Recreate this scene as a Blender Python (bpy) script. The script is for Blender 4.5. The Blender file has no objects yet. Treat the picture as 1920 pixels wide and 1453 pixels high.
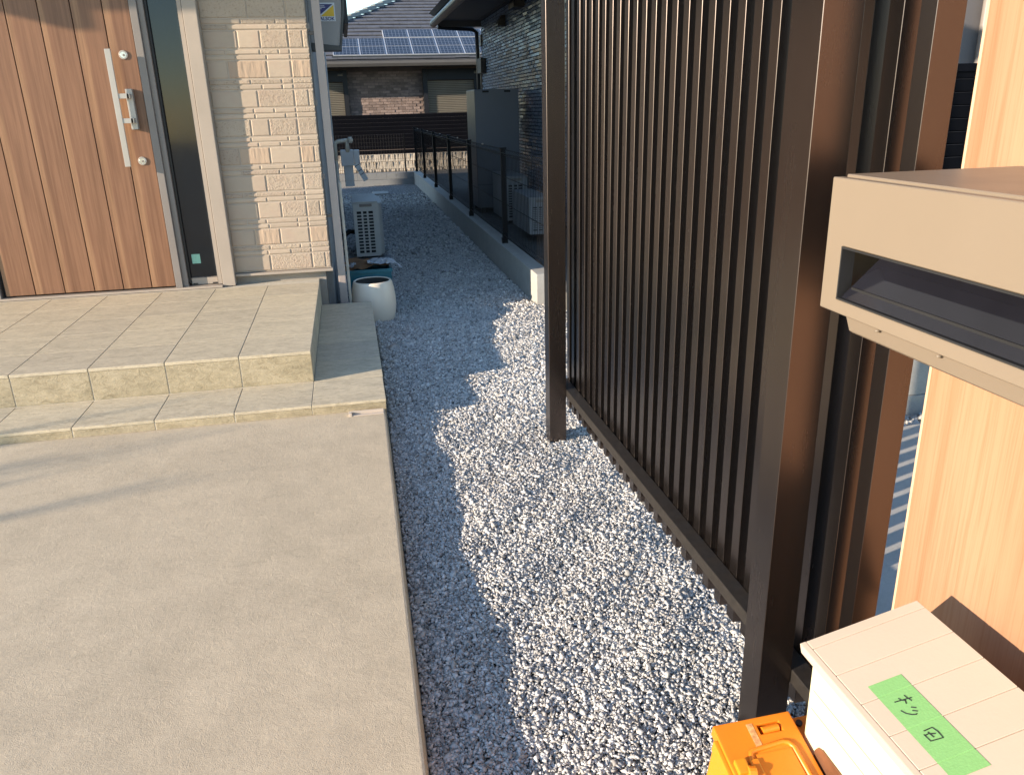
import bpy, bmesh, math, random
import numpy as np
from mathutils import Matrix, Vector, Euler
random.seed(7); rng = np.random.default_rng(11)
R_ = math.radians
scn = bpy.context.scene
COL = scn.collection

# ------------------------------------------------------------------ camera
def cam_matrix(yaw, pitch, roll):
    ca, sa, cb, sb, cc, sc = math.cos(yaw), math.sin(yaw), math.cos(pitch), math.sin(pitch), math.cos(roll), math.sin(roll)
    Y = np.array([[ca, sa, 0], [-sa, ca, 0], [0, 0, 1]])
    B = np.array([[1, 0, 0], [0, 0, -1], [0, 1, 0]], float)
    P = np.array([[1, 0, 0], [0, cb, -sb], [0, sb, cb]])
    L = np.array([[cc, -sc, 0], [sc, cc, 0], [0, 0, 1]])
    return L @ P @ B @ Y
r = cam_matrix(R_(-10.94), R_(19.52), R_(-1.57))
cam = bpy.data.cameras.new('camera'); cam.sensor_width = 36; cam.lens = 1487 / 1920 * 36
cam.clip_start = 0.02; cam.clip_end = 500
co = bpy.data.objects.new('camera', cam); COL.objects.link(co)
m = Matrix.Identity(4)
for i in range(3):
    m[i][0] = r[0][i]; m[i][1] = -r[1][i]; m[i][2] = -r[2][i]
m[2][3] = 1.17
co.matrix_world = m
scn.camera = co

# ------------------------------------------------------------------ light
AZ, EL = R_(18.0), R_(14.3)
trav = Vector((math.cos(AZ) * math.cos(EL), math.sin(AZ) * math.cos(EL), -math.sin(EL)))
world = bpy.data.worlds.new('World'); scn.world = world; world.use_nodes = True
nt = world.node_tree
bg = nt.nodes['Background']
sky = nt.nodes.new('ShaderNodeTexSky'); sky.sky_type = 'NISHITA'; sky.sun_disc = False
sky.sun_elevation = EL
# the sun stands towards -trav; sun_rotation is measured clockwise from +Y
sky.sun_rotation = math.atan2(-trav.x, -trav.y)
sky.air_density = 1.0; sky.dust_density = 0.0; sky.ozone_density = 2.0
nt.links.new(sky.outputs[0], bg.inputs[0]); bg.inputs[1].default_value = 0.135
sl = bpy.data.lights.new('sun', 'SUN'); sl.energy = 3.7; sl.angle = R_(0.53); sl.color = (1.0, 0.84, 0.65)
so = bpy.data.objects.new('sun', sl); COL.objects.link(so)
so.rotation_euler = trav.to_track_quat('-Z', 'Y').to_euler(); so.location = (-10, -5, 8)
vs = scn.view_settings
vs.view_transform = 'Standard'; vs.look = 'None'; vs.gamma = 1; vs.use_curve_mapping = False
vs.exposure = 1.55
scn.cycles.max_bounces = 8; scn.cycles.use_denoising = True

# ------------------------------------------------------------------ materials
class NG:
    def __init__(s, name):
        s.m = bpy.data.materials.new(name); s.m.use_nodes = True
        s.t = s.m.node_tree; s.b = s.t.nodes['Principled BSDF']; s.co = None
    def n(s, typ, **kw):
        x = s.t.nodes.new(typ)
        for k, v in kw.items(): setattr(x, k, v)
        return x
    def l(s, a, b): s.t.links.new(a, b)
    def coord(s, stretch=(1, 1, 1), rnd=False):
        if s.co is None:
            s.co = s.n('ShaderNodeTexCoord'); s.oi = s.n('ShaderNodeObjectInfo')
        v = s.co.outputs['Object']
        if rnd:
            sc = s.n('ShaderNodeVectorMath', operation='SCALE'); cx = s.n('ShaderNodeCombineXYZ')
            for i in range(3): cx.inputs[i].default_value = (37.0, 23.0, 51.0)[i]
            s.l(cx.outputs[0], sc.inputs[0]); s.l(s.oi.outputs['Random'], sc.inputs['Scale'])
            ad = s.n('ShaderNodeVectorMath', operation='ADD'); s.l(v, ad.inputs[0]); s.l(sc.outputs[0], ad.inputs[1]); v = ad.outputs[0]
        mp = s.n('ShaderNodeMapping'); mp.inputs['Scale'].default_value = stretch
        s.l(v, mp.inputs[0]); return mp.outputs[0]
    def noise(s, scale, detail=4, rough=.55, stretch=(1, 1, 1), rnd=False, dist=0):
        x = s.n('ShaderNodeTexNoise'); x.inputs['Scale'].default_value = scale; x.inputs['Detail'].default_value = detail
        x.inputs['Roughness'].default_value = rough; x.inputs['Distortion'].default_value = dist
        s.l(s.coord(stretch, rnd), x.inputs['Vector']); return x.outputs['Fac']
    def ramp(s, fac, stops):
        x = s.n('ShaderNodeValToRGB'); e = x.color_ramp.elements
        while len(e) > 1: e.remove(e[-1])
        e[0].position = stops[0][0]; e[0].color = (*stops[0][1], 1)
        for p, c in stops[1:]:
            k = e.new(p); k.color = (*c, 1)
        s.l(fac, x.inputs[0]); return x.outputs[0]
    def mul(s, a, b, fac=1.0, mode='MULTIPLY'):
        x = s.n('ShaderNodeMix', data_type='RGBA', blend_type=mode); x.inputs[0].default_value = fac
        s.l(a, x.inputs[6])
        if isinstance(b, tuple): x.inputs[7].default_value = (*b, 1)
        else: s.l(b, x.inputs[7])
        return x.outputs[2]
    def mix(s, fac, a, b):
        x = s.n('ShaderNodeMix', data_type='RGBA'); s.l(fac, x.inputs[0])
        for i, c in ((6, a), (7, b)):
            if isinstance(c, tuple): x.inputs[i].default_value = (*c, 1)
            else: s.l(c, x.inputs[i])
        return x.outputs[2]
    def bump(s, h, st, dist=.01):
        x = s.n('ShaderNodeBump'); x.inputs['Strength'].default_value = st; x.inputs['Distance'].default_value = dist
        s.l(h, x.inputs['Height'])
        if getattr(s, 'lastb', None): s.l(s.lastb, x.inputs['Normal'])
        s.lastb = x.outputs[0]; s.l(x.outputs[0], s.b.inputs['Normal'])
    def set(s, col=None, rough=.6, metal=0, spec=.5):
        if col is not None:
            if isinstance(col, tuple): s.b.inputs['Base Color'].default_value = (*col, 1)
            else: s.l(col, s.b.inputs['Base Color'])
        if isinstance(rough, (int, float)): s.b.inputs['Roughness'].default_value = rough
        else: s.l(rough, s.b.inputs['Roughness'])
        s.b.inputs['Metallic'].default_value = metal; s.b.inputs['Specular IOR Level'].default_value = spec
        return s.m

def tint(c, k): return tuple(min(1, max(0, v * k)) for v in c)
def plain(name, c, rough=.5, var=.1, scale=6, metal=0, spec=.5, bump=0, bscale=150, rnd=0, stretch=(1, 1, 1), speck=0):
    g = NG(name)
    f = g.noise(scale, 5, .6, stretch, True)
    col = g.ramp(f, [(.3, tint(c, 1 - var)), (.7, tint(c, 1 + var))])
    if speck:
        f2 = g.noise(scale * 40, 2, .5)
        col = g.mul(col, g.ramp(f2, [(.35, (1 - speck,) * 3), (.6, (1, 1, 1))]))
    if rnd:
        rr = g.ramp(g.oi.outputs['Random'], [(0, (1 - rnd,) * 3), (1, (1 + rnd,) * 3)])
        col = g.mul(col, rr)
    if bump: g.bump(g.noise(bscale, 4, .6), bump, .004)
    fr = g.noise(scale * 3, 3)
    rg = g.n('ShaderNodeMapRange'); rg.inputs['To Min'].default_value = max(0.02, rough - .07); rg.inputs['To Max'].default_value = min(1, rough + .07)
    g.l(fr, rg.inputs[0])
    return g.set(col, rg.outputs[0], metal, spec)

def wood_door():
    g = NG('door_wood')
    f = g.noise(9, 6, .6, (1, 1, .05), True, .4)
    f2 = g.noise(70, 5, .65, (1, 1, .03), True)
    # a broad pale streak along every board
    sx = g.n('ShaderNodeSeparateXYZ'); g.l(g.coord((1, 1, 1)), sx.inputs[0])
    ad = g.n('ShaderNodeMath', operation='MULTIPLY_ADD'); g.l(f, ad.inputs[0]); ad.inputs[1].default_value = .16; g.l(sx.outputs[0], ad.inputs[2])
    col = g.ramp(ad.outputs[0], [(.0, (.180, .086, .048)), (.055, (.163, .076, .042)), (.085, (.265, .142, .076)), (.105, (.29, .160, .087)), (.125, (.188, .092, .051)), (.17, (.21, .106, .059))])
    col = g.mul(col, g.ramp(f2, [(.25, (.66, .62, .58)), (.62, (1.1, 1.1, 1.1))]))
    g.bump(f2, .12, .002)
    return g.set(col, .42, 0, .4)
def wood_panel():
    g = NG('panel_wood')
    f = g.noise(7, 4, .5, (1, 1, .10), False, .5)
    f2 = g.noise(230, 6, .7, (1, 1, .02))
    f3 = g.noise(60, 3, .55, (1, 1, .012))
    col = g.ramp(f, [(.3, (.325, .172, .098)), (.5, (.35, .195, .114)), (.7, (.37, .215, .130))])
    col = g.mul(col, g.ramp(f2, [(.30, (.86, .80, .74)), (.52, (1.0, 1.0, 1.0)), (.75, (1.04, 1.04, 1.04))]))
    col = g.mul(col, g.ramp(f3, [(.36, (.93, .89, .85)), (.44, (1, 1, 1))]))
    g.bump(f2, .12, .0006)
    return g.set(col, .40, 0, .35)

def stone_tile(name, base, dark, lit, bumpy=.35):
    g = NG(name)
    f = g.noise(6, 8, .68, (1, 2.2, 2.2), True, .6)
    f2 = g.noise(28, 6, .7, (1, 2.5, 2.0), True, .8)
    f3 = g.noise(260, 3, .6)
    col = g.ramp(f, [(.25, dark), (.5, base), (.75, lit)])
    col = g.mul(col, g.ramp(f2, [(.3, (.70, .69, .65)), (.5, (.98, .98, .97)), (.68, (1.10, 1.10, 1.08))]))
    col = g.mul(col, g.ramp(f3, [(.3, (.9, .9, .9)), (.6, (1.03, 1.03, 1.03))]))
    rr = g.ramp(g.oi.outputs['Random'], [(0, (.93, .93, .94)), (1, (1.06, 1.05, 1.02))])
    col = g.mul(col, rr)
    g.bump(f2, bumpy, .004); g.bump(f3, .15, .001)
    return g.set(col, .62, 0, .35)

def concrete(name, c, var=.1, rough=.85, stain=.25, bump=.3):
    g = NG(name)
    f = g.noise(1.3, 7, .62, (1, 1, 1), False, .5)
    f2 = g.noise(9, 8, .7)
    f3 = g.noise(420, 3, .6)
    f4 = g.noise(3.2, 9, .75, (1, 3.0, 1), False, 1.2)
    col = g.ramp(f, [(.3, tint(c, 1 - var)), (.68, tint(c, 1 + var))])
    col = g.mul(col, g.ramp(f2, [(.3, (.9, .9, .9)), (.65, (1.05, 1.05, 1.05))]))
    col = g.mul(col, g.ramp(f3, [(.3, (.86, .86, .86)), (.55, (1.03, 1.03, 1.03))]))
    col = g.mul(col, g.ramp(f4, [(.30, (1 - stain, 1 - stain, 1 - stain)), (.42, (1, 1, 1)), (.62, (1, 1, 1)), (.72, (1.1, 1.1, 1.09))]))
    f5 = g.noise(55, 6, .7, (1, 1, 1), False, 1.5)
    col = g.mul(col, g.ramp(f5, [(.30, (1 - var * 1.1,) * 3), (.5, (1, 1, 1)), (.72, (1 + var * .6,) * 3)]))
    g.bump(f2, bump * .5, .006); g.bump(f5, bump * .6, .003); g.bump(f3, bump, .0015)
    return g.set(col, rough, 0, .3)

def siding(name, kind):
    g = NG(name)
    c = (.43, .345, .262)
    f = g.noise(7, 5, .6, (1, 1, 1), True)
    col = g.ramp(f, [(.3, tint(c, .93)), (.5, c), (.72, (.42, .32, .245))])
    f2 = g.noise(300, 3)
    if kind == 0:      # pitted
        h = g.noise(85, 4, .7, (1, 1, 1), True); st = 1.0
        col = g.mul(col, g.ramp(h, [(.30, (.66, .62, .58)), (.46, (1, 1, 1))]))
    elif kind == 1:    # slanting chisel marks
        g.coord()
        mp = g.n('ShaderNodeMapping'); mp.inputs['Rotation'].default_value = (0, R_(32), 0); mp.inputs['Scale'].default_value = (1, 1, .25)
        g.l(g.coord((1, 1, 1), True), mp.inputs[0])
        x = g.n('ShaderNodeTexNoise'); x.inputs['Scale'].default_value = 42; x.inputs['Detail'].default_value = 3; g.l(mp.outputs[0], x.inputs['Vector'])
        h = x.outputs['Fac']; st = .9
        col = g.mul(col, (1.0, .93, .88))
    else:              # nearly flat
        h = g.noise(30, 3, .5, (1, 1, 2), True); st = .25
    g.bump(h, st, .006); g.bump(f2, .25, .0015)
    rr = g.ramp(g.oi.outputs['Random'], [(0, (.93, .92, .92)), (1, (1.05, 1.05, 1.05))])
    col = g.mul(col, rr)
    return g.set(col, .75, 0, .3)

def gravel_mat():
    g = NG('gravel_stone')
    a = g.n('ShaderNodeAttribute'); a.attribute_name = 'tone'
    f = g.noise(140, 3, .6)
    col = g.mul(a.outputs['Color'], g.ramp(f, [(.3, (.82, .82, .82)), (.65, (1.08, 1.08, 1.08))]))
    return g.set(col, .8, 0, .3)
def gravel_bed_mat():
    g = NG('gravel_fine')
    v = g.n('ShaderNodeTexVoronoi'); v.inputs['Scale'].default_value = 62; g.l(g.coord(), v.inputs['Vector'])
    f = g.noise(1.6, 4)
    sp = g.n('ShaderNodeSeparateColor'); g.l(v.outputs['Color'], sp.inputs[0])
    col = g.ramp(sp.outputs[0], [(0, (.19, .183, .175)), (.5, (.31, .30, .285)), (1, (.47, .455, .43))])
    col = g.mul(col, g.ramp(v.outputs['Distance'], [(.35, (1, 1, 1)), (.75, (.3, .3, .3))]))  # shade in the gaps between stones is put into the colour
    col = g.mul(col, g.ramp(f, [(.35, (.88, .88, .88)), (.65, (1.05, 1.05, 1.05))]))
    inv = g.n('ShaderNodeMath', operation='SUBTRACT'); inv.inputs[0].default_value = 1; g.l(v.outputs['Distance'], inv.inputs[1])
    g.bump(inv.outputs[0], .8, .012)
    return g.set(col, .85, 0, .3)
def solar_mat():
    g = NG('solar_cells')
    def grid(axis, pitch, w):
        s = g.n('ShaderNodeSeparateXYZ'); g.l(g.coord(), s.inputs[0])
        a = g.n('ShaderNodeMath', operation='DIVIDE'); g.l(s.outputs[axis], a.inputs[0]); a.inputs[1].default_value = pitch
        b = g.n('ShaderNodeMath', operation='FRACT'); g.l(a.outputs[0], b.inputs[0])
        c = g.n('ShaderNodeMath', operation='LESS_THAN'); g.l(b.outputs[0], c.inputs[0]); c.inputs[1].default_value = w
        return c.outputs[0]
    mx = g.n('ShaderNodeMath', operation='MAXIMUM'); g.l(grid(0, .0775, .16), mx.inputs[0]); g.l(grid(1, .098, .16), mx.inputs[1])
    col = g.mix(mx.outputs[0], (.012, .014, .022), (.12, .135, .17))
    return g.set(col, .18, 0, .5)
def trunk_mat(): return plain('bark', (.1, .08, .06), .9, .3, 20)

BRONZE = plain('bronze_aluminium', (.112, .082, .071), .34, .08, 5, .96, .5)
DUSTY = plain('dusty_bronze', (.022, .018, .015), .6, .35, 60, 0, .4, .2, 300, speck=.5)
BEIGE_AL = plain('beige_aluminium', (.36, .30, .245), .42, .06, 4, .0, .4)
GREY_AL = plain('grey_aluminium', (.215, .188, .17), .40, .06, 4, 0, .4)
PIPE = plain('downpipe_plastic', (.36, .30, .27), .45, .07, 4)
DARK = plain('dark_gap', (.012, .011, .011), .7, .2)
GASKET = plain('gasket_rubber', (.015, .015, .016), .5, .2)
def bronze():
    g = NG('bronze_aluminium')
    f = g.noise(5, 5, .6, (1, 1, .3), True)
    col = g.ramp(f, [(.3, (.116, .096, .089)), (.7, (.134, .111, .102))])
    d = g.noise(420, 1, .4); d2 = g.noise(3, 3, .6)
    sp = g.ramp(d, [(.735, (0, 0, 0)), (.76, (1, 1, 1))])
    sp2 = g.mul(sp, g.ramp(d2, [(.45, (0, 0, 0)), (.62, (.8, .8, .8))]))
    sx = g.n('ShaderNodeSeparateColor'); g.l(sp2, sx.inputs[0])
    col = g.mix(sx.outputs[0], col, (.34, .31, .27))
    m_ = g.set(col, .26, .97, .5)
    rr = g.n('ShaderNodeMapRange'); rr.inputs['To Min'].default_value = .22; rr.inputs['To Max'].default_value = .31
    g.l(g.noise(14, 5, .65, (1, 1, .15), True), rr.inputs[0]); g.l(rr.outputs[0], g.b.inputs['Roughness'])
    return m_
BRONZE = bronze()
SILVER = plain('satin_silver', (.40, .37, .335), .38, .05, 8, .35, .5)
CHROME = plain('lock_chrome', (.5, .5, .5), .2, .2, 30, .9)
DOORWOOD = wood_door(); PANELWOOD = wood_panel()
TRIMWOOD = plain('edge_band', (.60, .42, .28), .4, .05)
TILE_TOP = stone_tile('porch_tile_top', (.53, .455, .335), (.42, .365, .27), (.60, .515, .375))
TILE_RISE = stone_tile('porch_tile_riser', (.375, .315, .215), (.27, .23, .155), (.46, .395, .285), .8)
GROUT = plain('grout', (.52, .46, .36), .9, .1, 30, bump=.2)
GROUT_DARK = plain('joint_dark', (.20, .17, .12), .9, .15, 30)
SLABC = concrete('slab_concrete', (.515, .427, .308), .09, .85, .15, .6)
CURBC = concrete('curb_concrete', (.40, .385, .355), .08, .85, .10, .25)
GREYC = concrete('grey_block', (.26, .27, .28), .08, .85, .1, .25)
PAVE = concrete('pavement_concrete', (.42, .40, .37), .06, .85, .10, .25)
SID = [siding('siding_pitted', 0), siding('siding_chiselled', 1), siding('siding_flat', 2)]
SIDBACK = plain('siding_joint', (.40, .33, .26), .8, .08, 10, bump=.2)
FOUND = concrete('foundation_render', (.33, .29, .25), .08, .85, .1, .3)
SIDEWALL = plain('side_siding', (.30, .30, .30), .7, .2, 10, bump=.3, bscale=60)
GLASS = plain('dark_glass', (.008, .012, .017), .05, .1, 2, 0, .5)
WHITE_UNIT = plain('ac_casing', (.50, .485, .45), .5, .05, 4)
POTM = plain('pot_glaze', (.80, .67, .53), .35, .04, 5, 0, .45)
POTIN = plain('pot_inside', (.05, .045, .04), .9, .2)
TEAL = plain('teal_plastic', (.012, .12, .16), .45, .2, 8)
CARD = plain('cardboard', (.36, .19, .09), .85, .15, 14)
BAGM = plain('plastic_film', (.62, .63, .66), .25, .08, 20, 0, .5, .3, 60)
SIGNBOX = plain('sign_box_grey', (.27, .265, .265), .45, .05, 4)
SIGNTRIM = plain('sign_box_trim', (.035, .04, .045), .4, .1)
PVC = plain('ivory_pvc', (.76, .68, .56), .5, .08, 8)
NUNIT = plain('neighbour_ac_casing', (.27, .28, .29), .5, .06, 5)
METER = plain('meter_grey', (.68, .67, .67), .5, .08, 6)
PAPER = plain('paper_tag', (.74, .74, .74), .7, .05)
BLACKP = plain('black_powdercoat', (.010, .010, .011), .5, .2, 5, 0, .18)
SLATBLACK = plain('fence_black', (.0035, .0038, .006), .6, .15, 5, 0, .06)
SLATLIT = plain('fence_slat_lit_edge', (.018, .018, .022), .6, .1, 5, 0, .1)  # light on the slat edges, put in as a lighter colour
RIB = plain('split_block', (.60, .53, .44), .85, .18, 9, rnd=.08, bump=.5, bscale=90)
BRICKM = plain('house_brick', (.26, .195, .17), .8, .25, 12, rnd=.3, bump=.3, bscale=60)
MORTAR = plain('brick_mortar', (.16, .125, .11), .9, .1, 10)
SHUTTER = plain('shutter_steel', (.33, .30, .245), .5, .06, 4)
DARKFRAME = plain('dark_frame', (.013, .014, .018), .45, .1)
GUTTER = plain('gutter_taupe', (.12, .112, .105), .45, .06, 4)
ROOFT = plain('roof_tile_grey', (.105, .110, .130), .7, .2, 6, rnd=.1, speck=.2)
RIDGEM = plain('ridge_tile_grey', (.17, .19, .185), .75, .2, 8)
SOLAR = solar_mat()
SOLFRAME = plain('solar_frame', (.60, .62, .66), .4, .05, 4, .2)
NWALL = plain('blue_grey_tile', (.19, .24, .315), .28, .25, 14, rnd=.1)
NJOINT = plain('tile_joint', (.05, .058, .068), .85, .1)
NGUT = plain('neighbour_gutter', (.10, .10, .105), .4, .08)
SOFFIT = plain('soffit_board', (.11, .10, .098), .7, .06)
TANKM = plain('tank_enamel', (.12, .135, .165), .4, .04, 3)
MAILB = plain('mailbox_champagne', (.198, .155, .112), .42, .03, 4, .0, .5, .04, 700)
MAILGLASS = plain('mailbox_window', (.010, .010, .014), .06, .2, 5, 0, .6)
LIDM = plain('white_box_lid', (.525, .435, .345), .5, .03, 4, bump=.05)
BOXM = plain('white_box_body', (.64, .61, .40), .5, .04, 6, speck=.06)
BROWNP = plain('brown_gloss', (.14, .065, .035), .2, .3, 12)
TAPE = plain('green_tape', (.20, .43, .155), .6, .06, 60, stretch=(1, 12, 1), bump=.15, bscale=300)
INK = plain('black_ink', (.012, .02, .015), .6, .1)
ORANGE = plain('orange_plastic', (.74, .205, .012), .38, .05, 10, speck=.05)
ORANGE2 = plain('orange_deep', (.62, .17, .012), .4, .06, 10)
YELLOWP = plain('yellow_plastic', (.64, .235, .013), .38, .05, 10)
LABELM = plain('worn_label', (.62, .30, .12), .6, .4, 120)
SOIL = plain('yard_soil', (.10, .095, .088), .95, .3, 12, bump=.6, bscale=70)
GROUNDM = plain('ground_soil', (.24, .22, .19), .95, .2, 3, bump=.4, bscale=40)
NFRONT = plain('grey_render', (.13, .12, .122), .8, .05, 6, bump=.2)
WHITEP = plain('white_plastic', (.50, .42, .35), .5, .05)
STK_W = plain('sticker_white', (.55, .60, .66), .4, .02)
STK_B = plain('sticker_blue', (.008, .014, .13), .4, .05)
STK_Y = plain('sticker_yellow', (.62, .40, .01), .4, .05)
MINT = plain('sticker_mint', (.25, .52, .40), .5, .1, 90)
GRAV = gravel_mat(); BED = gravel_bed_mat()

# ------------------------------------------------------------------ mesh helpers
def frame_plate(k, axis, a0, a1, outer, inner, m, M=None):
    # a plate with a rectangular opening, mitred so that no seam shows
    def ring(r_, a):
        u0, u1, v0, v1 = r_
        q = [(u0, v0), (u1, v0), (u1, v1), (u0, v1)]
        P = [(a, u, v) if axis == 'x' else (u, v, a) for u, v in q]
        return [k.bm.verts.new(M @ Vector(p) if M else p) for p in P]
    O0_, O1_, I0_, I1_ = ring(outer, a0), ring(outer, a1), ring(inner, a0), ring(inner, a1)
    for i in range(4):
        j = (i + 1) % 4
        k.face([O0_[i], O0_[j], I0_[j], I0_[i]], m); k.face([O1_[i], O1_[j], I1_[j], I1_[i]], m)
        k.face([O0_[i], O0_[j], O1_[j], O1_[i]], m); k.face([I0_[i], I0_[j], I1_[j], I1_[i]], m)
class MB:
    def __init__(s): s.bm = bmesh.new(); s.mats = []
    def mi(s, m):
        if m not in s.mats: s.mats.append(m)
        return s.mats.index(m)
    def face(s, vs, m):
        try:
            f = s.bm.faces.new(vs); f.material_index = s.mi(m); return f
        except ValueError: return None
    def poly(s, pts, m): return s.face([s.bm.verts.new(p) for p in pts], m)
    def box(s, x0, x1, y0, y1, z0, z1, m, M=None):
        P = [(x, y, z) for z in (z0, z1) for y in (y0, y1) for x in (x0, x1)]
        v = [s.bm.verts.new(M @ Vector(p) if M else p) for p in P]
        for q in ((0, 2, 3, 1), (4, 5, 7, 6), (0, 1, 5, 4), (2, 6, 7, 3), (0, 4, 6, 2), (1, 3, 7, 5)):
            s.face([v[i] for i in q], m)
        return s
    def hexa(s, P, m):
        v = [s.bm.verts.new(p) for p in P]
        for q in ((0, 2, 3, 1), (4, 5, 7, 6), (0, 1, 5, 4), (2, 6, 7, 3), (0, 4, 6, 2), (1, 3, 7, 5)):
            s.face([v[i] for i in q], m)
    def prism(s, prof, axis, a0, a1, m):
        # prof: list of 2D points in the plane normal to axis (x: (y,z), y: (x,z), z: (x,y))
        def pt(p, a): return {'x': (a, p[0], p[1]), 'y': (p[0], a, p[1]), 'z': (p[0], p[1], a)}[axis]
        A = [s.bm.verts.new(pt(p, a0)) for p in prof]; B = [s.bm.verts.new(pt(p, a1)) for p in prof]
        n = len(prof)
        s.face(A[::-1], m); s.face(B, m)
        for i in range(n): s.face([A[i], A[(i + 1) % n], B[(i + 1) % n], B[i]], m)
    def tube(s, pts, rad, m, n=8, caps=True):
        pts = [Vector(p) for p in pts]; rings = []
        for i, p in enumerate(pts):
            d = (pts[min(i + 1, len(pts) - 1)] - pts[max(i - 1, 0)]).normalized()
            u = d.orthogonal().normalized() if i == 0 else (pu - d * pu.dot(d)).normalized()
            pu = u; w = d.cross(u)
            rr = rad[i] if isinstance(rad, (list, tuple)) else rad
            rings.append([s.bm.verts.new(p + (u * math.cos(2 * math.pi * k / n) + w * math.sin(2 * math.pi * k / n)) * rr) for k in range(n)])
        for a, b in zip(rings, rings[1:]):
            for k in range(n): s.face([a[k], a[(k + 1) % n], b[(k + 1) % n], b[k]], m)
        if caps: s.face(rings[0][::-1], m); s.face(rings[-1], m)
    def lathe(s, prof, cx, cy, m, n=40):
        rings = [[s.bm.verts.new((cx + r_ * math.cos(2 * math.pi * k / n), cy + r_ * math.sin(2 * math.pi * k / n), z)) for k in range(n)] for r_, z in prof]
        for a, b in zip(rings, rings[1:]):
            for k in range(n): s.face([a[k], a[(k + 1) % n], b[(k + 1) % n], b[k]], m)
        s.face(rings[0][::-1], m); s.face(rings[-1], m)
    def mesh(s, name, bev=0, smooth=False, seg=2):
        bm = s.bm
        bmesh.ops.recalc_face_normals(bm, faces=bm.faces)
        if bev:
            es = [e for e in bm.edges if len(e.link_faces) == 2 and e.calc_face_angle(0) > .5]
            bmesh.ops.bevel(bm, geom=es, offset=bev, segments=seg, affect='EDGES', profile=.7, clamp_overlap=True)
        me = bpy.data.meshes.new(name)
        bm.to_mesh(me); bm.free()
        for mt in s.mats: me.materials.append(mt)
        if smooth:
            for p in me.polygons: p.use_smooth = True
        return me
    def build(s, name, parent=None, bev=0, smooth=False, seg=2):
        return link(name, s.mesh(name, bev, smooth, seg), parent)

def link(name, me, parent=None, loc=None):
    o = bpy.data.objects.new(name, me); COL.objects.link(o)
    if loc is not None: o.location = loc
    if parent is not None: adopt(o, parent)
    return o
def root_loc(p):
    v = Vector((0, 0, 0))
    while p is not None: v += p.location; p = p.parent if True else None
    return v
WORLD = {}
def adopt(o, parent):
    o.parent = parent
    o.matrix_parent_inverse = WORLD.get(parent.name, Matrix.Identity(4)).inverted()
    WORLD[o.name] = Matrix.Translation(o.location)
def tag(o, label, cat, group=None):
    o['label'] = label; o['category'] = cat
    if group: o['group'] = group
    return o
def thing(name, label, cat, loc=(0, 0, 0), group=None):
    o = bpy.data.objects.new(name, None); COL.objects.link(o); o.location = loc; o.empty_display_size = .1
    WORLD[o.name] = Matrix.Translation(loc)
    return tag(o, label, cat, group)
def struct(o): o['kind'] = 'structure'; return o
def stuff(o): o['kind'] = 'stuff'; return o
def B(name, parent, m, *boxes, bev=0, smooth=False, seg=2):
    k = MB()
    for b in boxes: k.box(*b, m)
    return k.build(name, parent, bev, smooth, seg)

# ------------------------------------------------------------------ ground
def gz(x, y):
    x = np.asarray(x, float); y = np.asarray(y, float)
    b = np.interp(y, [0.0, 1.0, 2.4, 3.2, 4.2, 4.7, 5.2, 5.6, 20], [-.048, -.052, -.062, -.064, -.076, -.102, -.153, -.158, -.15])
    w = .005 * np.sin(5.1 * x + 2.3 * y + .4) + .004 * np.sin(7.3 * y - 3.1 * x) + .004 * np.sin(13 * x + 4 * y) * np.sin(9 * y) + .003 * np.sin(23 * x - 17 * y)
    return b + w * np.interp(y, [0, 2.6, 3.2, 8, 14], [1, 1, .55, .4, .3]) - .004
k = MB(); k.poly([(-60, -40, -.32), (60, -40, -.32), (60, 90, -.32), (-60, 90, -.32)], GROUNDM)
struct(k.build('ground'))
# gravel bed sheet
def grid_sheet(name, x0, x1, nx, y0, y1, ny, zf, mat):
    xs = np.linspace(x0, x1, nx); ys = np.linspace(y0, y1, ny)
    X, Y = np.meshgrid(xs, ys); Z = zf(X, Y)
    v = np.stack([X.ravel(), Y.ravel(), Z.ravel()], 1)
    i = np.arange(nx * ny).reshape(ny, nx)
    f = np.stack([i[:-1, :-1].ravel(), i[:-1, 1:].ravel(), i[1:, 1:].ravel(), i[1:, :-1].ravel()], 1)
    me = bpy.data.meshes.new(name); me.from_pydata(v.tolist(), [], f.tolist()); me.materials.append(mat)
    return link(name, me)
struct(grid_sheet('gravel_bed', -.45, 2.3, 90, -3.0, 15.6, 460, lambda x, y: gz(x, y) - .006, BED))

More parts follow.
